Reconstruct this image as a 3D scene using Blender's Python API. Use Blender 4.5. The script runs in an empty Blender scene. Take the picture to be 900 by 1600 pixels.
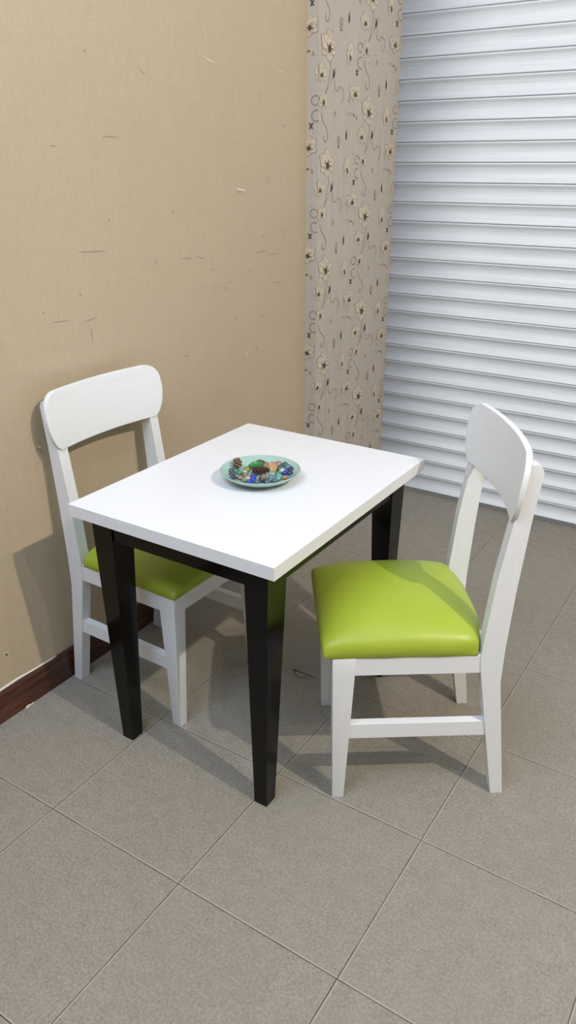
import bpy, bmesh, math, random
from mathutils import Vector, Matrix
PI = math.pi
S = bpy.context.scene
COL = S.collection
random.seed(7)

# ------------------------------------------------------------------ helpers
def mat(name, color=(.8, .8, .8), rough=.5, spec=.5, coat=0.0, trans=0.0, ior=1.5):
    m = bpy.data.materials.new(name); m.use_nodes = True
    b = m.node_tree.nodes['Principled BSDF']
    b.inputs['Base Color'].default_value = (*color, 1)
    b.inputs['Roughness'].default_value = rough
    b.inputs['Specular IOR Level'].default_value = spec
    b.inputs['Coat Weight'].default_value = coat
    b.inputs['Transmission Weight'].default_value = trans
    b.inputs['IOR'].default_value = ior
    return m

class NT:
    """small shader-node builder"""
    def __init__(s, m):
        s.t = m.node_tree; s.b = s.t.nodes['Principled BSDF']
    def n(s, typ, **kw):
        x = s.t.nodes.new(typ)
        for k, v in kw.items():
            if k.startswith('i_'):
                x.inputs[k[2:].replace('_', ' ')].default_value = v
            else: setattr(x, k, v)
        return x
    def l(s, a, b): s.t.links.new(a, b)
    def math(s, op, a, b=None, clamp=False):
        x = s.n('ShaderNodeMath', operation=op, use_clamp=clamp)
        for i, v in enumerate((a, b)):
            if v is None: continue
            if isinstance(v, (int, float)): x.inputs[i].default_value = v
            else: s.l(v, x.inputs[i])
        return x.outputs[0]
    def coord(s, scale=(1, 1, 1)):
        c = s.n('ShaderNodeTexCoord'); mp = s.n('ShaderNodeMapping')
        mp.inputs['Scale'].default_value = scale
        s.l(c.outputs['Object'], mp.inputs['Vector']); return mp.outputs[0]
    def noise(s, scale, detail=4, rough=.55, vec=None):
        x = s.n('ShaderNodeTexNoise'); x.inputs['Scale'].default_value = scale
        x.inputs['Detail'].default_value = detail; x.inputs['Roughness'].default_value = rough
        if vec is not None: s.l(vec, x.inputs['Vector'])
        return x.outputs['Fac']
    def ramp(s, fac, stops):
        r = s.n('ShaderNodeValToRGB'); e = r.color_ramp.elements
        while len(e) < len(stops): e.new(.5)
        for q, (p, c) in zip(e, stops):
            q.position = p; q.color = (*c, 1) if len(c) == 3 else c
        s.l(fac, r.inputs[0]); return r.outputs[0]
    def mix(s, fac, a, b):
        x = s.n('ShaderNodeMix', data_type='RGBA')
        if isinstance(fac, (int, float)): x.inputs[0].default_value = fac
        else: s.l(fac, x.inputs[0])
        for i, v in ((6, a), (7, b)):
            if isinstance(v, tuple): x.inputs[i].default_value = (*v, 1)
            else: s.l(v, x.inputs[i])
        return x.outputs[2]
    def bump(s, h, strength=.2, dist=.001):
        x = s.n('ShaderNodeBump'); x.inputs['Strength'].default_value = strength
        x.inputs['Distance'].default_value = dist
        s.l(h, x.inputs['Height']); s.l(x.outputs[0], s.b.inputs['Normal'])
    def color(s, c): s.l(c, s.b.inputs['Base Color'])

def link(name, bm, m, parent=None, smooth=False, auto=None):
    me = bpy.data.meshes.new(name)
    bmesh.ops.recalc_face_normals(bm, faces=bm.faces[:])
    bm.to_mesh(me); bm.free()
    for x in (m if isinstance(m, (list, tuple)) else [m]): me.materials.append(x)
    if smooth:
        for p in me.polygons: p.use_smooth = True
    if auto is not None: me.set_sharp_from_angle(angle=math.radians(auto))
    o = bpy.data.objects.new(name, me); COL.objects.link(o)
    if parent: o.parent = parent
    return o

def bevel(bm, w, seg=2, ang=.5):
    es = [e for e in bm.edges if len(e.link_faces) == 2 and e.calc_face_angle(0) > ang]
    if es: bmesh.ops.bevel(bm, geom=es, offset=w, segments=seg, affect='EDGES', profile=.6)

def hexa(bm, lo, hi):
    """solid between a bottom and a top quad (lists of 4 points, same winding)"""
    v = [bm.verts.new(p) for p in lo + hi]
    for f in ((3, 2, 1, 0), (4, 5, 6, 7), (0, 1, 5, 4), (1, 2, 6, 5), (2, 3, 7, 6), (3, 0, 4, 7)):
        bm.faces.new([v[i] for i in f])

def box(bm, x0, x1, y0, y1, z0, z1):
    hexa(bm, [(x0, y0, z0), (x1, y0, z0), (x1, y1, z0), (x0, y1, z0)],
             [(x0, y0, z1), (x1, y0, z1), (x1, y1, z1), (x0, y1, z1)])

def prism(bm, pts, axis, a, b):
    """extrude a 2-D outline (list) along an axis between a and b; axis 'x': pts=(y,z), 'y': pts=(x,z), 'z': pts=(x,y)"""
    def P(p, t):
        return {'x': (t, p[0], p[1]), 'y': (p[0], t, p[1]), 'z': (p[0], p[1], t)}[axis]
    A = [bm.verts.new(P(p, a)) for p in pts]; B = [bm.verts.new(P(p, b)) for p in pts]
    bm.faces.new(A); bm.faces.new(B[::-1])
    n = len(pts)
    for i in range(n): bm.faces.new([A[i], A[(i+1) % n], B[(i+1) % n], B[i]])

def thing(name, label, cat, loc=(0, 0, 0), rz=0, group=None):
    o = bpy.data.objects.new(name, None); COL.objects.link(o)
    o.empty_display_size = .1
    o.location = loc; o.rotation_euler = (0, 0, rz)
    o['label'] = label; o['category'] = cat
    if group: o['group'] = group
    return o
def tag(o, label, cat, group=None):
    o['label'] = label; o['category'] = cat
    if group: o['group'] = group
    return o
def struct(o): o['kind'] = 'structure'; return o

# ------------------------------------------------------------------ room dimensions
WX = -.612           # face of the beige wall
YE = 1.2317          # where the beige wall stops
FA = Vector((-.5597, YE, 0)); FB = Vector((-.5098, 1.811, 0))   # flowered pillar face
SY = 1.828           # shutter plane
TOX, TOY, TS = .215, -.6596, .4266  # floor tile grid

# ------------------------------------------------------------------ materials
def floor_mat():
    m = mat('grey_stone_tile', rough=.62, spec=.35); t = NT(m)
    v = t.coord()
    sep = t.n('ShaderNodeSeparateXYZ'); t.l(v, sep.inputs[0])
    d = []; cell = []; side = []
    for k, o in ((0, TOX), (1, TOY)):
        q = t.math('DIVIDE', t.math('SUBTRACT', sep.outputs[k], o), TS)
        cell.append(t.math('FLOOR', q))
        fr = t.math('FRACT', q)
        side.append(t.math('MULTIPLY', fr, TS))
        fr = t.math('MINIMUM', fr, t.math('SUBTRACT', 1.0, fr))
        d.append(t.math('MULTIPLY', fr, TS))
    dist = t.math('MINIMUM', d[0], d[1])
    groove = t.math('LESS_THAN', dist, .0012)
    edge = t.math('LESS_THAN', t.math('MINIMUM', side[0], side[1]), .0042)
    big = t.noise(3.2, 4, .6, v); mid = t.noise(26, 5, .65, v); fine = t.noise(150, 5, .75, v)
    c = t.ramp(mid, [(.30, (.222, .202, .168)), (.52, (.286, .262, .222)), (.72, (.335, .312, .270))])
    c2 = t.ramp(fine, [(.36, (.13, .115, .09)), (.50, (.285, .262, .222)), (.64, (.45, .42, .375))])
    c = t.mix(.5, c, c2)
    c = t.mix(t.math('MULTIPLY', t.ramp(big, [(.35, (0, 0, 0)), (.7, (1, 1, 1))]), .28), c, (.235, .218, .186))
    wn = t.n('ShaderNodeTexWhiteNoise', noise_dimensions='2D')
    cb = t.n('ShaderNodeCombineXYZ'); t.l(cell[0], cb.inputs[0]); t.l(cell[1], cb.inputs[1]); t.l(cb.outputs[0], wn.inputs['Vector'])
    c = t.mix(t.math('MULTIPLY', wn.outputs['Value'], .16), c, (.33, .31, .275))
    c = t.mix(t.math('MULTIPLY', edge, .75), c, (.44, .42, .375))
    gn = t.noise(9, 3, .6, v)
    g = t.ramp(gn, [(.38, (.05, .044, .036)), (.62, (.13, .115, .095))])
    c = t.mix(groove, c, g)
    t.color(c)
    h = t.math('ADD', t.math('MULTIPLY', fine, .35), t.math('MULTIPLY', t.math('MINIMUM', dist, .003), 330.0))
    t.bump(h, .35, .0012)
    return m

def beige_mat():
    m = mat('beige_woven_wallcovering', rough=.75, spec=.25); t = NT(m)
    v = t.coord()
    w = t.n('ShaderNodeTexWave', wave_type='BANDS', bands_direction='Y'); w.inputs['Scale'].default_value = 45
    w.inputs['Distortion'].default_value = 1.2; w.inputs['Detail'].default_value = 2; w.inputs['Detail Scale'].default_value = 1.5
    t.l(v, w.inputs['Vector'])
    w2 = t.n('ShaderNodeTexWave', wave_type='BANDS', bands_direction='Z'); w2.inputs['Scale'].default_value = 90
    w2.inputs['Distortion'].default_value = 2.0; w2.inputs['Detail'].default_value = 2
    t.l(v, w2.inputs['Vector'])
    fl = t.noise(1, 4, .6, t.coord((1, 220, 14))); fh = t.noise(1, 4, .6, t.coord((1, 12, 300)))
    th = t.math('ADD', t.math('MULTIPLY', w.outputs['Fac'], .25), t.math('ADD', t.math('MULTIPLY', fl, .45), t.math('MULTIPLY', fh, .3)))
    c = t.ramp(th, [(.28, (.452, .364, .260)), (.5, (.502, .412, .298)), (.75, (.550, .460, .342))])
    pat = t.noise(2.0, 4, .6, v)
    c = t.mix(t.math('MULTIPLY', t.ramp(pat, [(.42, (0, 0, 0)), (.75, (1, 1, 1))]), .35), c, (.457, .372, .272))
    smd = t.noise(1, 5, .65, t.coord((1, 3.5, 16)))
    c = t.mix(t.math('MULTIPLY', t.ramp(smd, [(.62, (0, 0, 0)), (.8, (1, 1, 1))]), .30), c, (.40, .33, .25))
    t.color(c)
    t.bump(t.math('ADD', t.math('MULTIPLY', w.outputs['Fac'], .6), t.math('ADD', fl, t.math('MULTIPLY', w2.outputs['Fac'], .3))), .25, .0011)
    return m

def paint_mat(name, col, rough, along='X', amt=.06, bs=.12):
    m = mat(name, col, rough, .5); t = NT(m)
    sc = {'X': (6, 160, 160), 'Y': (160, 6, 160), 'Z': (160, 160, 6)}[along]
    g = t.noise(1, 4, .6, t.coord(sc))
    dk = tuple(x*(1-amt) for x in col)
    t.color(t.ramp(g, [(.3, dk), (.6, col)]))
    t.bump(g, bs, .0006)
    return m

M = {}
M['floor'] = floor_mat()
M['crack'] = mat('dark_crack', (.045, .038, .03), .9, .1)
M['beige'] = beige_mat()
M['scuff'] = mat('scuff_mark', (.33, .275, .215), .8, .2)
M['scuff_light'] = mat('pale_scratch', (.66, .57, .44), .8, .2)
M['floral'] = mat('taupe_wallpaper', (.47, .425, .375), .7, .3)
t = NT(M['floral']); v = t.coord((40, 40, 3)); g = t.noise(1, 4, .6, v); g2 = t.noise(90, 3, .7, t.coord())
t.color(t.mix(.5, t.ramp(g, [(.35, (.435, .392, .345)), (.65, (.50, .455, .405))]), t.ramp(g2, [(.35, (.44, .395, .35)), (.65, (.50, .455, .405))])))
M['petal'] = mat('cream_print', (.63, .555, .45), .7, .3)
t = NT(M['petal']); t.color(t.ramp(t.noise(70, 3, .6, t.coord()), [(.3, (.50, .425, .33)), (.65, (.62, .55, .445))]))
M['petal_edge'] = mat('brown_outline_print', (.28, .23, .18), .7, .3)
M['ink'] = mat('dark_brown_print', (.085, .062, .045), .7, .3)
M['stem'] = mat('taupe_line_print', (.27, .225, .18), .7, .3)
M['ochre'] = mat('ochre_print', (.36, .25, .13), .7, .3)
M['shutter'] = mat('white_coated_steel', (.80, .81, .835), .38, .5)
t = NT(M['shutter']); g = t.noise(1, 4, .6, t.coord((2.2, 20, 120)))
t.color(t.ramp(g, [(.3, (.70, .75, .825)), (.6, (.79, .84, .91))])); t.bump(t.noise(1, 4, .6, t.coord((5, 20, 40))), .12, .002)
M['steel'] = mat('dull_grey_steel', (.23, .235, .235), .45, .5)
M['base'] = mat('dark_brown_wood', (.06, .02, .01), .38, .5)
t = NT(M['base']); g = t.noise(1, 5, .62, t.coord((60, 5, 60)))
t.color(t.ramp(g, [(.3, (.030, .010, .006)), (.52, (.075, .026, .014)), (.72, (.14, .055, .028))])); t.bump(g, .25, .001)
M['caulk'] = mat('white_caulk', (.78, .76, .71), .6)
M['white'] = paint_mat('white_painted_wood', (.81, .825, .855), .36, 'X', .035, .12)
M['white_v'] = paint_mat('white_painted_wood_upright', (.81, .825, .855), .36, 'Z', .035, .12)
M['white_y'] = paint_mat('white_painted_wood_crosswise', (.81, .825, .855), .34, 'Y', .035, .15)
M['top'] = paint_mat('white_table_lacquer', (.81, .83, .875), .32, 'Y', .015, .05)
M['black'] = paint_mat('black_painted_wood', (.0035, .0033, .0032), .13, 'Z', .25, .06)
M['black'].node_tree.nodes['Principled BSDF'].inputs['Specular IOR Level'].default_value = .24
M['green'] = mat('lime_green_leatherette', (.36, .455, .038), .40, .45)
t = NT(M['green']); g = t.noise(420, 2, .5, t.coord()); t.bump(g, .10, .0005)
t.color(t.ramp(t.noise(6, 3, .5, t.coord()), [(.3, (.345, .44, .036)), (.7, (.372, .468, .042))]))
M['dish'] = mat('mint_glazed_ceramic', (.36, .535, .485), .14, .5, coat=.3)
M['nail'] = mat('nail_steel', (.6, .6, .58), .35); M['nail'].node_tree.nodes['Principled BSDF'].inputs['Metallic'].default_value = .6
M['hole'] = mat('torn_wall_hole', (.12, .08, .05), .9)
M['flake'] = mat('pale_plaster', (.66, .62, .52), .85, .2)

# ------------------------------------------------------------------ floor
def ribbon(bm, pts, w, z, mi):
    prev = None
    for i, p in enumerate(pts):
        a = Vector(pts[max(i-1, 0)]); b = Vector(pts[min(i+1, len(pts)-1)])
        d = (b-a).normalized(); nn = Vector((-d.y, d.x))
        ww = w[i] if isinstance(w, (list, tuple)) else w
        q = Vector(p)
        cur = [bm.verts.new((*(q+nn*ww/2), z)), bm.verts.new((*(q-nn*ww/2), z))]
        if prev:
            f = bm.faces.new([prev[0], prev[1], cur[1], cur[0]]); f.material_index = mi
        prev = cur
bm = bmesh.new()
vs = [bm.verts.new(p) for p in ((-.75, -3.4, 0), (4.2, -3.4, 0), (4.2, 2.2, 0), (-.75, 2.2, 0))]
bm.faces.new(vs)
ribbon(bm, [(-.0153, .1945), (0, .1935), (.02, .1942), (.0412, .1945), (.0761, .195)], [.001, .006, .004, .003, .002], .0006, 1)
ribbon(bm, [(-.004, .191), (.0087, .1767), (.0208, .1698), (.0368, .169), (.0525, .1755), (.068, .183), (.0816, .1887)], [.004, .0025, .002, .0022, .002, .0012, .001], .0006, 1)
ribbon(bm, [(.0430, .1935), (.0460, .183), (.0500, .1745)], .0014, .0006, 1)
struct(link('floor', bm, [M['floor'], M['crack']]))

# ------------------------------------------------------------------ beige wall with its scuffs
bm = bmesh.new()
box(bm, WX-.12, WX, -3.4, YE, 0, 3.1)
def wmark(p, q, w, mi, lift=.0005):
    p = Vector(p); q = Vector(q); d = q-p
    L = d.length
    d = d.normalized() if L > 1e-6 else Vector((1, 0)); nn = Vector((-d.y, d.x))
    k = 5; A = []; B = []
    for i in range(k+1):
        s = i/k; c = p+(q-p)*s+nn*random.uniform(-.12, .12)*w*2
        ww = w*(.25+.75*math.sin(PI*min(max(s, .08), .92)))*random.uniform(.7, 1.2)/2
        A.append(bm.verts.new((WX+lift, *(c+nn*ww)))); B.append(bm.verts.new((WX+lift, *(c-nn*ww))))
    for i in range(k):
        bm.faces.new([A[i], B[i], B[i+1], A[i+1]]).material_index = mi
sc = [(-.122, 1.134, -.059, 1.13), (-.005, 1.117, .051, 1.121), (.958, 1.221, 1.036, 1.218), (.979, 1.111, 1.052, 1.109), (-.056, 1.582, -.033, 1.582), (.447, 1.252, .508, 1.247), (.527, 1.251, .567, 1.242), (.005, 1.311, .111, 1.304), (1.05, 1.668, 1.087, 1.661), (.313, 1.785, .333, 1.773), (1.054, 1.313, 1.078, 1.268), (.921, 1.294, .929, 1.279), (.322, 1.261, .324, 1.246), (.022, 1.096, .023, 1.052), (.953, 1.5, .974, 1.467), (.879, 1.234, .947, 1.234), (.139, 1.608, .2, 1.608), (.867, .885, .883, .861), (.099, 1.815, .106, 1.811), (.132, 1.391, .138, 1.386), (-.15, 1.166, -.143, 1.161), (.614, 1.203, .621, 1.198), (.832, 1.174, .841, 1.168), (.682, 1.131, .692, 1.126), (.419, 1.404, .425, 1.395), (-.01, 1.198, -.003, 1.191), (.02, .875, .034, .868), (.43, .93, .47, .926), (.73, 1.02, .75, 1.0), (.9, 1.0, .93, .99)]
for a, b, c, d in sc:
    L = math.hypot(c-a, d-b)
    wmark((a, b), (c, d), (.0030 if L > .02 else .0055), 1)
wmark((.603, 1.847), (.669, 1.832), .006, 2); wmark((1.025, 1.841), (1.07, 1.837), .004, 2); wmark((.791, .866), (.821, .873), .005, 2)
wmark((.761, 1.462), (.818, 1.450), .010, 2); wmark((.765, 1.448), (.80, 1.446), .004, 1)
wmark((-.452, .2165), (-.444, .2075), .010, 3, .0006); wmark((-.462, .214), (-.436, .216), .005, 2, .0009)
struct(link('wall_left', bm, [M['beige'], M['scuff'], M['scuff_light'], M['hole']]))

# brown skirting board and its white caulk line
bm = bmesh.new()
prism(bm, [(WX, 0), (WX+.010, 0), (WX+.010, .094), (WX+.007, .101), (WX+.0025, .104), (WX, .104)], 'y', -3.4, YE)
bb = struct(link('baseboard_left', bm, M['base']))
bm = bmesh.new()
n = 26; pr = None
for i in range(n+1):
    y = -1.6+(1.6-.275)*i/n
    w = (.0032 + .0022*math.sin(i*1.7) + .0012*math.sin(i*4.1))*(1 if i < n-3 else (n-i)/4+.1)
    z = .1045+.0015*math.sin(i*.9)
    ring = [bm.verts.new((WX+.0002, y, z+w+.002)), bm.verts.new((WX+.003, y, z+w)), bm.verts.new((WX+.0045, y, z)), bm.verts.new((WX+.0002, y, z-.001))]
    if pr:
        for k in range(4): bm.faces.new([pr[k], pr[(k+1) % 4], ring[(k+1) % 4], ring[k]])
    else: bm.faces.new(ring)
    pr = ring
bm.faces.new(pr[::-1])
o = link('caulk_line', bm, M['caulk'], bb, smooth=True); o['label'] = 'white caulk line'

# flake at the foot of the skirting
rnd = random.Random(3)
bm = bmesh.new()
for cx, cy, r in ((-.5945, -.414, .008), (-.5965, -.402, .006), (-.596, -.424, .004)):
    vv = [bm.verts.new((cx+rnd.uniform(-1, 1)*r*.55, cy+rnd.uniform(-1, 1)*r*1.4, max(0.0005, rnd.uniform(0, 1)*r*1.3))) for _ in range(14)]
    r_ = bmesh.ops.convex_hull(bm, input=vv)
    bmesh.ops.delete(bm, geom=list({g for g in r_['geom_interior'] if isinstance(g, bmesh.types.BMVert)}), context='VERTS')
tag(link('plaster_flake', bm, M['flake']), 'small pale plaster flake on the floor against the brown baseboard', 'debris')

# nail in the wall
bm = bmesh.new()
bmesh.ops.create_cone(bm, cap_ends=True, segments=14, radius1=.0016, radius2=.0016, depth=.016, matrix=Matrix.Translation((WX+.007, -.2326, .7997)) @ Matrix.Rotation(PI/2, 4, 'Y'))
bmesh.ops.create_cone(bm, cap_ends=True, segments=16, radius1=.0040, radius2=.0034, depth=.0024, matrix=Matrix.Translation((WX+.0155, -.2326, .7997)) @ Matrix.Rotation(PI/2, 4, 'Y'))
tag(link('nail', bm, M['nail'], smooth=True, auto=40), 'small steel nail sticking out of the beige wall beside the left chair back', 'nail')

# ------------------------------------------------------------------ flowered wall (pillar face and its short return)
bm = bmesh.new()
prism(bm, [(WX-.12, YE+.0005), (FA.x, YE+.0005), (FB.x, FB.y), (FB.x, 2.0), (WX-.12, 2.0)], 'z', 0, 3.1)
T = (FB-FA).normalized(); NN = Vector((T.y, -T.x, 0)); FL = (FB-FA).length
def place(u, v, lift):
    if u >= 0: return FA+T*u+NN*lift+Vector((0, 0, v))
    return Vector((FA.x+u, YE-lift, v))
def clip(poly, f):
    out = []
    for i in range(len(poly)):
        a, b = poly[i], poly[(i+1) % len(poly)]; fa, fb = f(a), f(b)
        if fa >= 0: out.append(a)
        if (fa >= 0) != (fb >= 0):
            s = fa/(fa-fb); out.append((a[0]+(b[0]-a[0])*s, a[1]+(b[1]-a[1])*s))
    return out
def decal(poly, layer, mi):
    lift = .0004+.00025*layer
    for lo, hi in ((0, FL-.001), (-.052, -1e-5)):
        p = clip(clip(poly, lambda q: q[0]-lo), lambda q: hi-q[0])
        p = clip(p, lambda q: q[1]-.01); p = clip(p, lambda q: 3.08-q[1])
        if len(p) < 3: continue
        pv = []
        for q in p:
            if not pv or math.hypot(q[0]-pv[-1][0], q[1]-pv[-1][1]) > 1e-6: pv.append(q)
        if len(pv) < 3: continue
        try: bm.faces.new([bm.verts.new(place(q[0], q[1], lift)) for q in pv]).material_index = mi
        except ValueError: pass
def line(pts, w, layer, mi):
    for i in range(len(pts)-1):
        a = Vector(pts[i]); b = Vector(pts[i+1]); d = (b-a)
        if d.length < 1e-6: continue
        d.normalize(); nn = Vector((-d.y, d.x)); a = a-d*w*.3; b = b+d*w*.3
        decal([tuple(a+nn*w/2), tuple(a-nn*w/2), tuple(b-nn*w/2), tuple(b+nn*w/2)], layer, mi)
def ell(c, a, b, ang, layer, mi, n=14, pinch=0):
    ca, sa = math.cos(ang), math.sin(ang); P = []
    for i in range(n):
        t_ = 2*PI*i/n; x = a*math.cos(t_); y = b*math.sin(t_)*(1-pinch*math.cos(t_))
        P.append((c[0]+x*ca-y*sa, c[1]+x*sa+y*ca))
    decal(P, layer, mi)
def petal_poly(c, lx, ly, wd, seed, grow=0):
    """wavy pointed petal from the flower centre to c+(lx,ly)"""
    r = random.Random(seed); L = math.hypot(lx, ly); dx, dy = lx/L, ly/L
    up, dn = [], []
    for i in range(11):
        s = i/10
        w = wd*L*(math.sin(PI*min(1, s**.75*.97+.03))**.8)*(1+.16*math.sin(6*s+r.uniform(0, 6)))+grow*(0 if i in (0,) else 1)
        e = L*s+(grow if i == 10 else 0)
        if i == 10: w = grow*.5
        bend = 0
        up.append((c[0]+dx*e-dy*(w+bend), c[1]+dy*e+dx*(w+bend))); dn.append((c[0]+dx*e+dy*(w*r.uniform(.85, 1.15)-bend), c[1]+dy*e-dx*(w*r.uniform(.85, 1.15)-bend)))
    return up+dn[::-1]
def flower(c, rx, ry, layers=2, seed=0, n=6):
    r = random.Random(seed)
    order = list(range(n)); r.shuffle(order)
    for q_, k in enumerate(order):
        a = PI/2+2*PI*k/n+r.uniform(-.22, .22)
        s = 1.05+.12*math.sin(a)+r.uniform(-.16, .16)
        lx, ly = rx*s*math.cos(a), ry*s*math.sin(a); sd = seed*17+k
        P = petal_poly(c, lx, ly, .40, sd, rx*.030); Q = petal_poly(c, lx, ly, .40, sd)
        ca = ((c[0]+lx*.5), (c[1]+ly*.5))
        for poly, mi, dl in ((P, 2, 0), (Q, 1, .5)):
            m = len(poly)//2
            for i in range(m-1):       # as quads so that clipping stays exact
                decal([poly[i], poly[i+1], poly[2*m-2-i], poly[2*m-1-i]], 2+q_*.9+dl*.6, mi)
        line([(c[0]+lx*.20, c[1]+ly*.20), (c[0]+lx*.72, c[1]+ly*.74)], rx*.035, 2.6+q_*.9, 4)
    for k in range(9):
        a = 2*PI*k/9+r.uniform(-.2, .2); q = r.uniform(.30, .52)
        line([(c[0], c[1]-ry*.08), (c[0]+rx*q*math.cos(a), c[1]-ry*.08+ry*q*math.sin(a))], rx*.065, 8, 4 if k % 2 else 3)
    ell((c[0]+rx*.02, c[1]-ry*.10), rx*.20, ry*.24, .4, 8.5, 3)
def curve(p0, cs, n=10):
    """quadratic chain through control points"""
    P = [p0]
    for i in range(0, len(cs), 2):
        a, b, c = Vector(P[-1]), Vector(cs[i]), Vector(cs[i+1])
        for k in range(1, n+1):
            s = k/n; P.append(tuple(a*(1-s)**2+b*2*s*(1-s)+c*s*s))
    return P
def motif(u, v, sd):
    A = lambda x, y: (u+x, v+y)
    line(curve(A(.014, -.035), [A(.012, -.10), A(-.022, -.160)]), .0028, 1, 4)
    line(curve(A(.036, -.07), [A(.020, -.12), A(-.018, -.150)]), .0020, 1, 4)
    flower(A(0, 0), .052, .050, seed=1)
    flower(A(-.0477, -.0928), .034, .028, seed=2)
    flower(A(-.0337, -.1828), .030, .033, seed=3)
    flower(A(.1411, -.0208), .024, .038, seed=4, n=5)
    flower(A(.1847, -.1441), .039, .037, seed=5)
    ell(A(.0331, -.0871), .016, .008, 1.35, 3, 2); ell(A(.0331, -.088), .0125, .0062, 1.35, 4, 3)
    line([A(.025, -.070), A(.033, -.082)], .0025, 4, 4); line([A(.044, -.066), A(.036, -.082)], .0025, 4, 4)
    # butterfly
    for a, L in ((.9, .011), (2.2, .011), (-.9, .008), (-2.2, .008)):
        ell(A(.1936+.007*math.cos(a), -.0707+.007*math.sin(a)), L*.72, .0028, a, 3, 3)
    # leaves and ornaments
    ell(A(.129, .1041), .016, .005, 1.57, 3, 3); line([A(.129, .118), A(.131, .128)], .002, 3, 3)
    for k in range(5):
        s = 1-abs(k-2)*.22
        for sg in (-1, 1): ell(A(.0759+sg*.006*s, .098-.009*k), .007*s, .0026, sg*.7 if sg > 0 else PI-.7, 3, 5)
    ell(A(.0759, .062), .004, .0035, 0, 3, 3)
    ell(A(.0475, -.2211), .011, .004, 1.4, 3, 5); ell(A(.2008, -.2306), .009, .004, 1.9, 3, 5); ell(A(.182, -.222), .004, .003, 1, 3, 3)
    # beaded tendrils
    for k in range(9):
        a = PI*.15+k*.62; ell(A(-.078+.017*math.cos(a), -.180+.016*math.sin(a)), .0030, .0018, a+1.2, 3, 3)
    for k in range(9):
        a = PI*.45+k*.45; ell(A(-.072+.021*math.cos(a), -.232+.019*math.sin(a)), .0030, .0018, a+1.2, 3, 3)
    # fine scrolls
    line(curve(A(.040, -.105), [A(.035, -.140), A(.058, -.142), A(.075, -.142), A(.072, -.128), A(.105, -.125), A(.104, -.155), A(.100, -.182), A(.088, -.176)], 7), .0022, 2, 4)
    line(curve(A(-.045, -.222), [A(-.040, -.250), A(-.012, -.270), A(.012, -.300), A(-.012, -.322), A(-.035, -.318), A(-.024, -.300)], 8), .0026, 2, 4)
    line(curve(A(.150, -.115), [A(.135, -.150), A(.150, -.190)]), .0016, 2, 4)
    for k in range(4): ell(A(.14+.012*k, -.215-.006*(k % 2)), .004, .0024, 1.2, 3, 4)
    for k in range(6):
        ell(A(random.uniform(-.02, .25), random.uniform(-.3, .1)), .003, .002, 1.3, 2, 4)
PV = .4005
for i in (-2, -1, 0, 1, 2):
    for j in range(-5, 9):
        v0 = 1.9348-.2045*i+PV*j
        motif(.0647+.2895*i, v0, i*31+j)
struct(link('wall_back', bm, [M['floral'], M['petal'], M['petal_edge'], M['ink'], M['stem'], M['ochre']]))

# ------------------------------------------------------------------ roller shutter
shut = bpy.data.objects.new('door_1', None); COL.objects.link(shut); shut['kind'] = 'structure'
shut.location = (-.5, SY, 0)
X0, X1 = -.0094, 3.4
bm = bmesh.new()
prof = []
z0 = 3.06
while z0 > .05:
    for d, dz in ((.000, .0), (.0065, .0012), (.0098, .0035), (.0105, .0062), (.0092, .0090), (.0045, .0135), (.0005, .0215), (-.0020, .0310),
                  (-.0025, .0410), (-.0008, .0500), (.0030, .0590), (.0080, .0670), (.0128, .0735), (.0142, .0768), (.0125, .0786), (.000, .0790)):
        prof.append((-d, z0-dz))
    z0 -= .08
xs = [X0, X0+.4, X0+.9, X0+1.6, X0+2.4, X1]
rows = [[bm.verts.new((x, d, z)) for x in xs] for d, z in prof]
for i in range(len(rows)-1):
    for k in range(len(xs)-1):
        bm.faces.new([rows[i][k], rows[i][k+1], rows[i+1][k+1], rows[i+1][k]])
sc_ = link('slat_curtain', bm, M['shutter'], shut, smooth=True, auto=50)
md = sc_.modifiers.new('thickness', 'SOLIDIFY'); md.thickness = .0012; md.offset = 1
bm = bmesh.new(); prism(bm, [(.012, .001), (-.0125, .001), (-.0125, .018), (-.009, .0215), (.012, .0215)], 'x', X0, X1)
o = link('bottom_bar', bm, M['steel'], shut); o['label'] = 'grey steel bottom bar'

# ------------------------------------------------------------------ table
TL, TW, TZ = .6324, .7916, .75
tb = thing('dining_table', 'small rectangular dining table with white top and tapered black legs', 'table')
bm = bmesh.new(); box(bm, -TL/2, TL/2, -TW/2, TW/2, TZ-.0326, TZ); bevel(bm, .0022, 2)
link('tabletop', bm, M['top'], tb, smooth=True, auto=35)['label'] = 'white lacquered tabletop'
for sx in (-1, 1):
    for sy in (-1, 1):
        bm = bmesh.new()
        def rect(xo, xi, yo, yi, z):
            p = [(sx*xi, sy*yi, z), (sx*xo, sy*yi, z), (sx*xo, sy*yo, z), (sx*xi, sy*yo, z)]
            return p if sx*sy > 0 else p[::-1]
        hexa(bm, rect(.2555, .2170, .3525, .3125, 0), rect(.2755, .2075, .3600, .2790, TZ-.0326)); bevel(bm, .0015, 2)
        link('leg', bm, M['black'], tb, smooth=True, auto=35)
AZ0, AZ1 = .656, TZ-.0326
for sy in (-1, 1):
    bm = bmesh.new(); box(bm, -.215, .215, min(sy*.335, sy*.355), max(sy*.335, sy*.355), AZ0, AZ1); bevel(bm, .001, 1); link('apron', bm, M['black'], tb)
for sx in (-1, 1):
    bm = bmesh.new(); box(bm, min(sx*.25, sx*.270), max(sx*.25, sx*.270), -.29, .29, AZ0, AZ1); bevel(bm, .001, 1); link('apron', bm, M['black'], tb)

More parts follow.
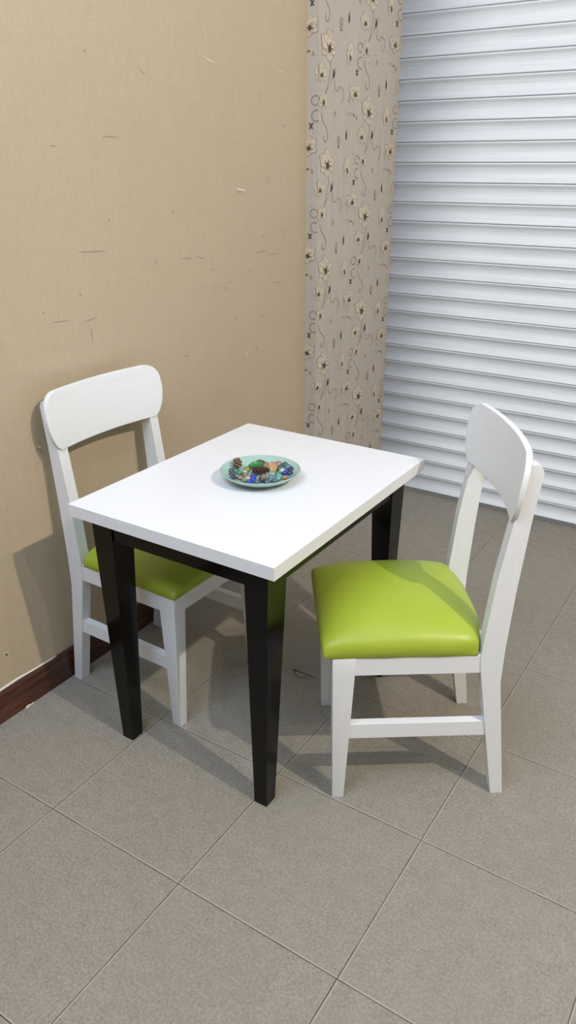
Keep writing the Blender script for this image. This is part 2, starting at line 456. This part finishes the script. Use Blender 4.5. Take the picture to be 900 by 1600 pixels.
# ------------------------------------------------------------------ chairs
F0 = .23; HW = .205
def make_chair(label, loc, rz, forward=False):
    c = thing('dining_chair', label, 'chair', loc, rz, 'white chairs with lime seats')
    X = lambda f: f+F0
    # rear legs run up as back posts
    front = [(-.425, 0), (-.3625, .375), (-.3565, .42), (-.3570, .47), (-.372, .65), (-.393, .80), (-.4135, .928)]
    rear = [(-.4195, .938), (-.4290, .941), (-.4400, .935), (-.4465, .921), (-.4335, .80), (-.4205, .62), (-.4130, .46), (-.4125, .36), (-.457, 0)]
    for s in (-1, 1):
        bm = bmesh.new()
        prism(bm, [(X(f), z) for f, z in front+rear], 'y', s*HW, s*(HW-.034)); bevel(bm, .0022, 2, .6)
        link('leg', bm, M['white_v'], c, smooth=True, auto=35)['label'] = 'rear leg running up into the back post'
    # front legs, tapered
    for s in (-1, 1):
        bm = bmesh.new()
        def q(f0, f1, w, z):
            p = [(X(f1), s*HW, z), (X(f0), s*HW, z), (X(f0), s*(HW-w), z), (X(f1), s*(HW-w), z)]
            return p[::-1] if s > 0 else p
        lo, mid, hi = q(0, -.030, .030, 0), q(.008, -.0475, .046, .392), q(.009, -.0485, .046, .4415)
        rings = [[bm.verts.new(p) for p in L] for L in (lo, mid, hi)]
        bm.faces.new(rings[0]); bm.faces.new(rings[2][::-1])
        for a, b in ((0, 1), (1, 2)):
            for k in range(4): bm.faces.new([rings[a][k], rings[a][(k+1) % 4], rings[b][(k+1) % 4], rings[b][k]])
        bmesh.ops.recalc_face_normals(bm, faces=bm.faces[:]); bevel(bm, .002, 2, .6)
        link('leg', bm, M['white_v'], c, smooth=True, auto=35)
    # seat rails
    for s in (-1, 1):
        bm = bmesh.new(); y = sorted((s*(HW-.003), s*(HW-.025))); box(bm, X(-.360), X(-.046), y[0], y[1], .391, .4415); bevel(bm, .0015, 2)
        link('seat_rail', bm, M['white'], c, smooth=True, auto=35)
    for f in (.006, -.362):
        bm = bmesh.new(); box(bm, X(f)-.022, X(f), -HW+.030, HW-.030, .391, .4415); bevel(bm, .0015, 2)
        link('seat_rail', bm, M['white_y'], c, smooth=True, auto=35)
    # side stretchers
    for s in (-1, 1):
        bm = bmesh.new(); y = sorted((s*(HW-.004), s*(HW-.027)))
        hexa(bm, [(X(-.400), y[0], .195), (X(-.028), y[0], .195), (X(-.028), y[1], .195), (X(-.400), y[1], .195)],
                 [(X(-.395), y[0], .238), (X(-.032), y[0], .238), (X(-.032), y[1], .238), (X(-.395), y[1], .238)]); bevel(bm, .002, 2)
        link('stretcher', bm, M['white'], c, smooth=True, auto=35)
    # curved back panel with rounded ends
    bm = bmesh.new()
    NU, NV = 40, 12; th = .015
    def half(v):   # half width at height fraction v: bulging ends, rounded corners
        z = v
        w = .2315-.030*abs((z-.56)/.56)**2.2 if z < .56 else .2315-.020*((z-.56)/.44)**2.2
        if z > .80: w -= .030*(1-math.sqrt(max(0, 1-((z-.80)/.20)**2)))
        if z < .12: w -= .012*(1-math.sqrt(max(0, 1-((.12-z)/.12)**2)))
        return w
    grids = []
    for back in (0, 1):
        G = []
        for j in range(NV+1):
            v = j/NV; v = .5-.5*math.cos(PI*v)
            w = half(v); row = []
            for i in range(NU+1):
                u = -1+2*i/NU; o = w*u
                z = .800+.165*v
                f = -.378-.105*(z-.80)-.030*(1-(o/.23)**2)
                row.append(bm.verts.new((X(f)-(th if back else 0), o, z)))
            G.append(row)
        grids.append(G)
    for b, G in enumerate(grids):
        for j in range(NV):
            for i in range(NU):
                q4 = [G[j][i], G[j][i+1], G[j+1][i+1], G[j+1][i]]
                bm.faces.new(q4 if b == 0 else q4[::-1])
    loop = lambda G: G[0][:]+[G[j][-1] for j in range(1, NV+1)]+G[NV][-2::-1]+[G[j][0] for j in range(NV-1, 0, -1)]
    A, B = loop(grids[0]), loop(grids[1]); n = len(A)
    for i in range(n): bm.faces.new([A[i], B[i], B[(i+1) % n], A[(i+1) % n]])
    bmesh.ops.recalc_face_normals(bm, faces=bm.faces[:]); bevel(bm, .0025, 2, .9)
    link('backrest', bm, M['white_y'], c, smooth=True, auto=50)
    # padded seat
    bm = bmesh.new(); N = 44
    f0, f1, px = (-.386, .012, 3.8) if not forward else (-.382, .028, 6.0)
    top = []; bot = []
    def yw(f):            # half width: full beside the rails, notched between the back posts
        return HW+.001 if f > -.352 else HW-.024
    for i in range(N+1):
        a = -math.cos(PI*i/N); r1 = []; r2 = []
        for j in range(N+1):
            b = -math.cos(PI*j/N)
            e = max(0, 1-abs(a)**px)*max(0, 1-abs(b)**px)
            h = (.061 if forward else .050)*e**.30+(.036 if forward else .030)*(1-a*a)*(1-b*b)
            fb = (f0+f1)/2+(f1-f0)/2*a*.985
            lift = min(1, h/.03)
            # the padding bellies out over the front rail and the sides, and pinches in at the corners
            fx = (f0+f1)/2+(f1-f0)/2*a+.020*max(0, -a)**8*abs(b)**3+((.014 if forward else .010)*lift*max(0, a)**3)
            y = yw(fx)*b*(1+.016*lift*(1-a**4))*(1-.16*max(0, -a)**10)
            wv = .0010*math.sin(9*a+2*b)*(abs(b)**6)
            r1.append(bm.verts.new((X(fx), y, .4425+.003+h+wv)))
            r2.append(bm.verts.new((X(fb), yw(fb)*b*.985, .4420)))
        top.append(r1); bot.append(r2)
    for G, fl in ((top, 0), (bot, 1)):
        for i in range(N):
            for j in range(N):
                q4 = [G[i][j], G[i+1][j], G[i+1][j+1], G[i][j+1]]
                bm.faces.new(q4[::-1] if fl else q4)
    lp = lambda G: [G[i][0] for i in range(N)]+[G[N][j] for j in range(N)]+[G[i][N] for i in range(N, 0, -1)]+[G[0][j] for j in range(N, 0, -1)]
    A, B = lp(top), lp(bot); n = len(A)
    for i in range(n): bm.faces.new([A[i], B[i], B[(i+1) % n], A[(i+1) % n]])
    s_ = link('seat', bm, M['green'], c, smooth=True)
    s_['label'] = 'padded lime green leatherette seat'
    return c
th_ = math.radians(0.9)
make_chair('white dining chair with lime green seat, tucked in between table and beige wall', (-.137-.23*math.cos(th_)+.205*math.sin(th_), -.2332+.23*math.sin(th_)+.205*math.cos(th_), 0), -th_)
a35 = math.radians(35)
cpos = Vector((.3836, -.2299, 0))+.23*Vector((math.cos(a35), math.sin(a35), 0))-.205*Vector((math.sin(a35), -math.cos(a35), 0))
make_chair('white dining chair with lime green seat, set at an angle in front of the shutter', cpos, PI+a35, True)

# ------------------------------------------------------------------ dish and what lies in it
DC = Vector((.004, .004)); DR = .1085
def zin(r): return .7570+(.025*((r-.04)/.0685)**1.7 if r > .04 else 0)
def slope(r): return .025*1.7/.0685*((r-.04)/.0685)**.7 if r > .04 else 0
prof = [(.0001, zin(0))]+[(r, zin(r)) for r in [.03, .04, .05, .058, .066, .074, .082, .09, .097, .103, .1065]]
prof += [(.1080, .7822), (.1090, .7828), (.1098, .7820), (.1095, .7806), (.105, .7768), (.097, .7705), (.088, .7645), (.078, .7595), (.068, .7560), (.060, .7538), (.0585, .7504), (.053, .7504), (.052, .7535), (.0001, .7535)]
bm = bmesh.new(); NS = 96
rings = [[bm.verts.new((DC.x+r*math.cos(2*PI*k/NS), DC.y+r*math.sin(2*PI*k/NS), z)) for k in range(NS)] for r, z in prof]
for i in range(len(rings)-1):
    for k in range(NS): bm.faces.new([rings[i][k], rings[i][(k+1) % NS], rings[i+1][(k+1) % NS], rings[i+1][k]])
bm.faces.new(rings[0]); bm.faces.new(rings[-1][::-1])
tag(link('dish', bm, M['dish'], smooth=True, auto=50), 'shallow round mint green dish in the middle of the white table', 'dish')

GC = dict(teal=(.035, .16, .16), brown=(.13, .075, .05), green=(.06, .33, .17), gold=(.42, .34, .12), amber=(.38, .24, .10), navy=(.025, .03, .16),
          mauve=(.42, .24, .22), olive=(.22, .33, .13), cobalt=(.02, .06, .52), clear=(.45, .58, .55), steel=(.13, .26, .40), aqua=(.14, .48, .50),
          orange=(.50, .25, .07), slate=(.09, .16, .20))
GM = {k: mat(k+'_glass', v_, .06, .6, coat=.6, trans=.35) for k, v_ in GC.items()}
for k in GM:
    t = NT(GM[k]); cc = GC[k]
    t.color(t.ramp(t.noise(120, 2, .5, t.coord()), [(.35, tuple(x*.7 for x in cc)), (.65, tuple(min(1, x*1.35+.01) for x in cc))]))
gems = [('teal', -.0692, -.0267, 'dark teal glass gem at the left end of the pile in the dish'),
 ('brown', -.0548, -.0446, 'brown glass gem at the left of the pile, just behind the navy one'),
 ('green', -.0543, -.0146, 'green glass gem at the left of the dish, in front of the upright pine cone'),
 ('gold', -.0529, .0224, 'golden glass gem at the right side of the upright pine cone'),
 ('amber', -.0353, -.0120, 'amber glass gem left of the long pine cone, behind the clear gem'),
 ('navy', -.0380, -.0603, 'dark navy glass gem at the front left of the dish'),
 ('mauve', -.0304, -.0426, 'pinkish mauve glass gem between the front navy and olive ones'),
 ('olive', -.0118, -.0475, 'olive green glass gem at the front of the dish'),
 ('cobalt', -.0094, -.0108, 'cobalt blue glass gem at the left end of the long pine cone'),
 ('cobalt', .0040, -.0304, 'cobalt blue glass gem left of the brown seed pod'),
 ('cobalt', .0066, -.0529, 'cobalt blue glass gem nearest the front rim of the dish'),
 ('clear', -.0162, -.0287, 'pale clear glass gem left of the front blue gems'),
 ('steel', .0328, .0137, 'steel blue glass gem right of the brown seed pod, touching the long pine cone'),
 ('aqua', .0591, .0092, 'bright aqua glass gem beside the orange one at the front right'),
 ('green', .0375, .0406, 'green glass gem at the right end of the long pine cone'),
 ('clear', .0378, .0598, 'pale clear glass gem behind the right-hand green gem'),
 ('teal', .0210, .0690, 'teal glass gem at the right side of the tan petal'),
 ('steel', .0469, .0767, 'steel blue glass gem at the back of the right-hand cluster'),
 ('cobalt', .0560, .0476, 'cobalt blue glass gem in the right-hand cluster'),
 ('navy', .0746, .0430, 'dark navy glass gem at the right end of the pile'),
 ('navy', .0626, .0657, 'dark navy glass gem at the back right of the pile'),
 ('orange', .0778, .0133, 'orange glass gem at the front right of the dish'),
 ('steel', .0436, -.0021, 'steel blue glass gem between the slate gems and the seed pod'),
 ('slate', .0612, -.0099, 'dark slate glass gem in front of the bright aqua one'),
 ('mauve', .0101, .0852, 'greyish mauve glass gem behind the tan petal'),
 ('teal', .0300, .0860, 'teal glass gem farthest back in the dish'),
 ('aqua', .0503, .0263, 'pale aqua glass gem between the right-hand green one and the cobalt one'),
 ('slate', .0464, -.0240, 'dark slate glass gem nearest the front rim, right of the seed pod'),
 ('clear', -.0477, .0035, 'pale clear glass gem between the golden and the left green one'),
 ('slate', .0223, -.0374, 'dark slate glass gem in front of the brown seed pod')]
bm = bmesh.new()
bmesh.ops.create_uvsphere(bm, u_segments=24, v_segments=14, radius=1)
for v_ in bm.verts:
    x, y, z = v_.co
    k = 1 if z > 0 else .62
    v_.co = (x*.0096, y*.0096, (abs(z)**.9)*(1 if z > 0 else -1)*.0062*k)
gem_me = bpy.data.meshes.new('glass_gem'); bm.to_mesh(gem_me); bm.free()
for p in gem_me.polygons: p.use_smooth = True
rg = random.Random(11)
for col, x, y, lab in gems:
    me = gem_me.copy(); me.materials.append(GM[col])
    o = bpy.data.objects.new('glass_gem', me); COL.objects.link(o)
    d = Vector((x, y))-DC; r = d.length
    sl = math.atan(slope(r+.003))
    o.location = (x, y, zin(r)+.0040/math.cos(sl)+.0003)
    ax = Vector((d.y, -d.x, 0)).normalized()
    R = Matrix.Rotation(sl, 3, Vector((d.y, -d.x, 0)).normalized())
    s = rg.uniform(.93, 1.0)
    o.rotation_euler = R.to_euler(); o.scale = (s, s, s*rg.uniform(1, 1.15))
    tag(o, lab, 'glass gem', 'glass gems in the dish')

def cone_mesh(bm, L, R, n, scale_len, up, seed=0, wide=.52):
    """pine cone along +Z from the origin: core plus phyllotaxis scales"""
    r = random.Random(seed)
    N = 12; prof = [(.0, 0), (.45, .03), (.62, .25), (.60, .5), (.45, .75), (.2, .95), (0.02, 1)]
    rings = [[bm.verts.new((R*max(p, .01)*math.cos(2*PI*k/N), R*max(p, .01)*math.sin(2*PI*k/N), L*h)) for k in range(N)] for p, h in prof]
    for i in range(len(rings)-1):
        for k in range(N): bm.faces.new([rings[i][k], rings[i][(k+1) % N], rings[i+1][(k+1) % N], rings[i+1][k]])
    bm.faces.new(rings[0][::-1]); bm.faces.new(rings[-1])
    for i in range(n):
        h = (i+.5)/n; a = i*2.39996
        rr = R*(.95*math.sin(PI*min(1, .16+.80*h))**.6)
        el = up+.7*h
        d = Vector((math.cos(a)*math.cos(el), math.sin(a)*math.cos(el), math.sin(el)))
        sd = Vector((-math.sin(a), math.cos(a), 0)); nn = d.cross(sd)
        base = Vector((math.cos(a)*rr*.45, math.sin(a)*rr*.45, L*h*.9))
        ln = max(rr*.6, scale_len*.45)*r.uniform(.9, 1.1); w = ln*wide
        prev = None
        for s, ws, th in ((0, .5, .0009), (.55, 1, .0012), (.88, .9, .0016), (1.05, .25, .0010)):
            cpt = base+d*ln*s+nn*(-.22*ln*s*s)
            ring = [bm.verts.new(cpt+sd*w*ws+nn*th), bm.verts.new(cpt-sd*w*ws+nn*th), bm.verts.new(cpt-sd*w*ws-nn*th), bm.verts.new(cpt+sd*w*ws-nn*th)]
            if prev:
                for k in range(4):
                    f = bm.faces.new([prev[k], prev[(k+1) % 4], ring[(k+1) % 4], ring[k]]); f.material_index = 1 if s > .8 else 0
            else: bm.faces.new(ring)
            prev = ring
        bm.faces.new(prev[::-1]).material_index = 1
M['cone1'] = mat('pine_cone_brown', (.115, .07, .045), .7, .3); M['cone1t'] = mat('pine_cone_pale_tip', (.30, .235, .165), .7, .3)
M['cone2'] = mat('pine_cone_dark', (.045, .022, .016), .6, .3); M['cone2t'] = mat('pine_cone_dark_tip', (.115, .065, .045), .6, .3)
def orient(bm, loc, direction):
    q = Vector((0, 0, 1)).rotation_difference(Vector(direction).normalized()).to_matrix().to_4x4()
    bmesh.ops.transform(bm, matrix=Matrix.Translation(loc) @ q, verts=bm.verts[:])
def settle(bm, clearance=.0003):
    """lift so that nothing dips under the dish surface"""
    need = max(zin(min((Vector((v_.co.x, v_.co.y))-DC).length, .107))-v_.co.z for v_ in bm.verts)
    for v_ in bm.verts: v_.co.z += need+clearance
bm = bmesh.new(); cone_mesh(bm, .027, .0160, 30, .014, .35, 1, .40); orient(bm, (-.0720, .0030, .765), (-.10, .05, 1)); settle(bm)
tag(link('pine_cone', bm, [M['cone1'], M['cone1t']]), 'brown pine cone standing upright at the left of the mint dish', 'pine cone', 'pine cones in the dish')
bm = bmesh.new(); cone_mesh(bm, .050, .0130, 52, .012, .05, 2, .40); orient(bm, (-.0250, .0060, .772), (.0440, .0290, .0)); settle(bm)
tag(link('pine_cone', bm, [M['cone2'], M['cone2t']]), 'long dark brown pine cone lying on its side in the dish centre', 'pine cone', 'pine cones in the dish')
bm = bmesh.new(); cone_mesh(bm, .024, .0085, 34, .008, .2, 3); orient(bm, (-.047, .058, .772), (.8, .3, .1)); settle(bm)
tag(link('pine_cone', bm, [M['cone2'], M['cone2t']]), 'small dark pine cone lying behind the green glass chunk', 'pine cone', 'pine cones in the dish')

# brown pointed seed pod in front
M['pod'] = mat('seed_pod_brown', (.12, .068, .055), .3, .5, coat=.3)
t = NT(M['pod']); t.color(t.ramp(t.noise(150, 3, .6, t.coord()), [(.35, (.05, .026, .022)), (.65, (.22, .14, .12))]))
bm = bmesh.new(); N = 30
pp = [(.001, 0), (.0075, .0015), (.0112, .006), (.0112, .011), (.0085, .0165), (.0048, .0205), (.0022, .0235), (.0004, .0245)]
rings = [[bm.verts.new((r*(1+.13*math.cos(5*2*PI*k/N))*math.cos(2*PI*k/N), r*(1+.13*math.cos(5*2*PI*k/N))*math.sin(2*PI*k/N), z)) for k in range(N)] for r, z in pp]
for i in range(len(rings)-1):
    for k in range(N): bm.faces.new([rings[i][k], rings[i][(k+1) % N], rings[i+1][(k+1) % N], rings[i+1][k]])
bm.faces.new(rings[0][::-1]); bm.faces.new(rings[-1])
orient(bm, (.0275, -.0185, .760), (.12, .05, 1)); settle(bm)
tag(link('seed_pod', bm, M['pod'], smooth=True, auto=60), 'glossy brown pointed seed pod in front of the long pine cone', 'seed pod')

# green glass chunk
M['chunk'] = mat('green_clear_glass', (.05, .42, .10), .12, .6, coat=.4, trans=.45)
bm = bmesh.new(); rr = random.Random(21)
dv = Vector((.83, .55, 0)); dn = Vector((-.55, .83, 0))
vv = []
for i in range(60):
    a = rr.uniform(0, 2*PI); h = rr.uniform(-1, 1)
    p = dv*(.0215*math.cos(a)*math.sqrt(1-h*h*.7))+dn*(.0095*math.sin(a)*math.sqrt(1-h*h*.7))+Vector((0, 0, .0105*h+.002*math.cos(a)))
    vv.append(bm.verts.new(p+Vector((-.0330, .0365, .770))))
r_ = bmesh.ops.convex_hull(bm, input=vv)
bmesh.ops.delete(bm, geom=list({g for g in r_['geom_interior'] if isinstance(g, bmesh.types.BMVert)}), context='VERTS')
bevel(bm, .0008, 2, .15); settle(bm)
tag(link('glass_chunk', bm, M['chunk']), 'large translucent green glass chunk behind the long pine cone', 'glass chunk')

# tan cupped petal and the small pink-tan husk
M['petal_tan'] = mat('dried_tan_petal', (.52, .32, .16), .6, .3)
t = NT(M['petal_tan']); t.color(t.ramp(t.noise(1, 4, .6, t.coord((90, 90, 30))), [(.3, (.33, .17, .08)), (.5, (.55, .35, .18)), (.7, (.68, .48, .28))]))
M['husk'] = mat('pinkish_dried_husk', (.40, .25, .18), .6, .3)
def shell(bm, w, h, cup, th, loc, dirv, tilt):
    NU, NV = 12, 12; G = []
    for b in (0, 1):
        g = []
        for j in range(NV+1):
            v_ = j/NV; row = []
            ww = w*(.25+.75*math.sin(PI*(.12+.70*v_))**.8)*(1 if v_ < .9 else 1-(v_-.9)*3)
            for i in range(NU+1):
                u = -1+2*i/NU
                y = cup*(u*u)*(.4+.6*math.sin(PI*v_))+cup*.8*(v_-.4)**2-(th if b else 0)+.0008*math.sin(7*u+3*v_)
                row.append(bm.verts.new((ww*u, y, h*v_+.0012*math.sin(5*u))))
            g.append(row)
        G.append(g)
    for b, g in enumerate(G):
        for j in range(NV):
            for i in range(NU):
                q4 = [g[j][i], g[j][i+1], g[j+1][i+1], g[j+1][i]]; bm.faces.new(q4 if b else q4[::-1])
    lp = lambda g: g[0][:]+[g[j][-1] for j in range(1, NV+1)]+g[NV][-2::-1]+[g[j][0] for j in range(NV-1, 0, -1)]
    A, B = lp(G[0]), lp(G[1]); n = len(A)
    for i in range(n): bm.faces.new([A[i], B[i], B[(i+1) % n], A[(i+1) % n]])
    bmesh.ops.transform(bm, matrix=Matrix.Translation(loc) @ Matrix.Rotation(dirv, 4, 'Z') @ Matrix.Rotation(tilt, 4, 'X') @ Matrix.Rotation(.25, 4, 'Y'), verts=bm.verts[:])
bm = bmesh.new(); shell(bm, .0125, .026, -.010, .0022, (.0080, .0550, .760), math.radians(33), -.35); settle(bm)
tag(link('dried_petal', bm, M['petal_tan'], smooth=True, auto=60), 'tan curled dried petal standing behind the long pine cone', 'dried petal')
bm = bmesh.new(); shell(bm, .0085, .013, -.006, .0018, (-.0230, .0680, .765), math.radians(33), -.5); settle(bm)
tag(link('dried_husk', bm, M['husk'], smooth=True, auto=60), 'small pinkish brown dried husk beside the small dark pine cone', 'dried husk')

# ------------------------------------------------------------------ light
w = bpy.data.worlds.new('shop_interior'); S.world = w; w.use_nodes = True
bg = w.node_tree.nodes['Background']; bg.inputs[0].default_value = (1.0, .97, .84, 1); bg.inputs[1].default_value = .21
def point(name, loc, power, col, rad):
    d = bpy.data.lights.new(name, 'POINT'); d.energy = power; d.color = col; d.shadow_soft_size = rad
    o = bpy.data.objects.new(name, d); o.location = loc; COL.objects.link(o)
def area(name, loc, target, power, col, sx, sy):
    d = bpy.data.lights.new(name, 'AREA'); d.energy = power; d.color = col; d.shape = 'RECTANGLE'; d.size = sx; d.size_y = sy
    o = bpy.data.objects.new(name, d); o.location = loc
    o.rotation_euler = (Vector(target)-Vector(loc)).to_track_quat('-Z', 'Y').to_euler(); COL.objects.link(o)
WARM = (1.0, .885, .735)
point('ceiling_spot', (3.0, -.68, 3.4), 305, WARM, .032)
point('ceiling_spot', (3.05, -1.12, 3.4), 68, WARM, .032)
point('ceiling_spot', (3.0, -.20, 3.4), 36, WARM, .032)
area('shop_light', (.2, -2.0, 3.3), (.2, .2, .5), 72, (.67, .80, 1.0), 2.0, 1.0)
area('ceiling_panel', (.6, -.2, 3.4), (.6, -.2, 0), 10, (.80, .92, 1.0), 1.2, 1.2)

# ------------------------------------------------------------------ camera
F, CX, CY, CZ, YAW, PITCH, ROLL = 1203.83472, 1.12946, -1.59942, 1.54235, 2.14431, -.42639, -.0015
fw = Vector((math.cos(YAW)*math.cos(PITCH), math.sin(YAW)*math.cos(PITCH), math.sin(PITCH)))
rt = Vector((math.sin(YAW), -math.cos(YAW), 0)); up = rt.cross(fw)
r2 = rt*math.cos(ROLL)+up*math.sin(ROLL); u2 = -rt*math.sin(ROLL)+up*math.cos(ROLL)
cd = bpy.data.cameras.new('camera'); cam = bpy.data.objects.new('camera', cd); COL.objects.link(cam)
cam.matrix_world = Matrix(((r2.x, u2.x, -fw.x, CX), (r2.y, u2.y, -fw.y, CY), (r2.z, u2.z, -fw.z, CZ), (0, 0, 0, 1)))
cd.sensor_fit = 'VERTICAL'; cd.sensor_height = 36; cd.lens = F/1600*36; cd.clip_start = .05
S.camera = cam
vs_ = S.view_settings
vs_.view_transform = 'Standard'; vs_.look = 'None'; vs_.exposure = 0; vs_.gamma = 1; vs_.use_curve_mapping = False
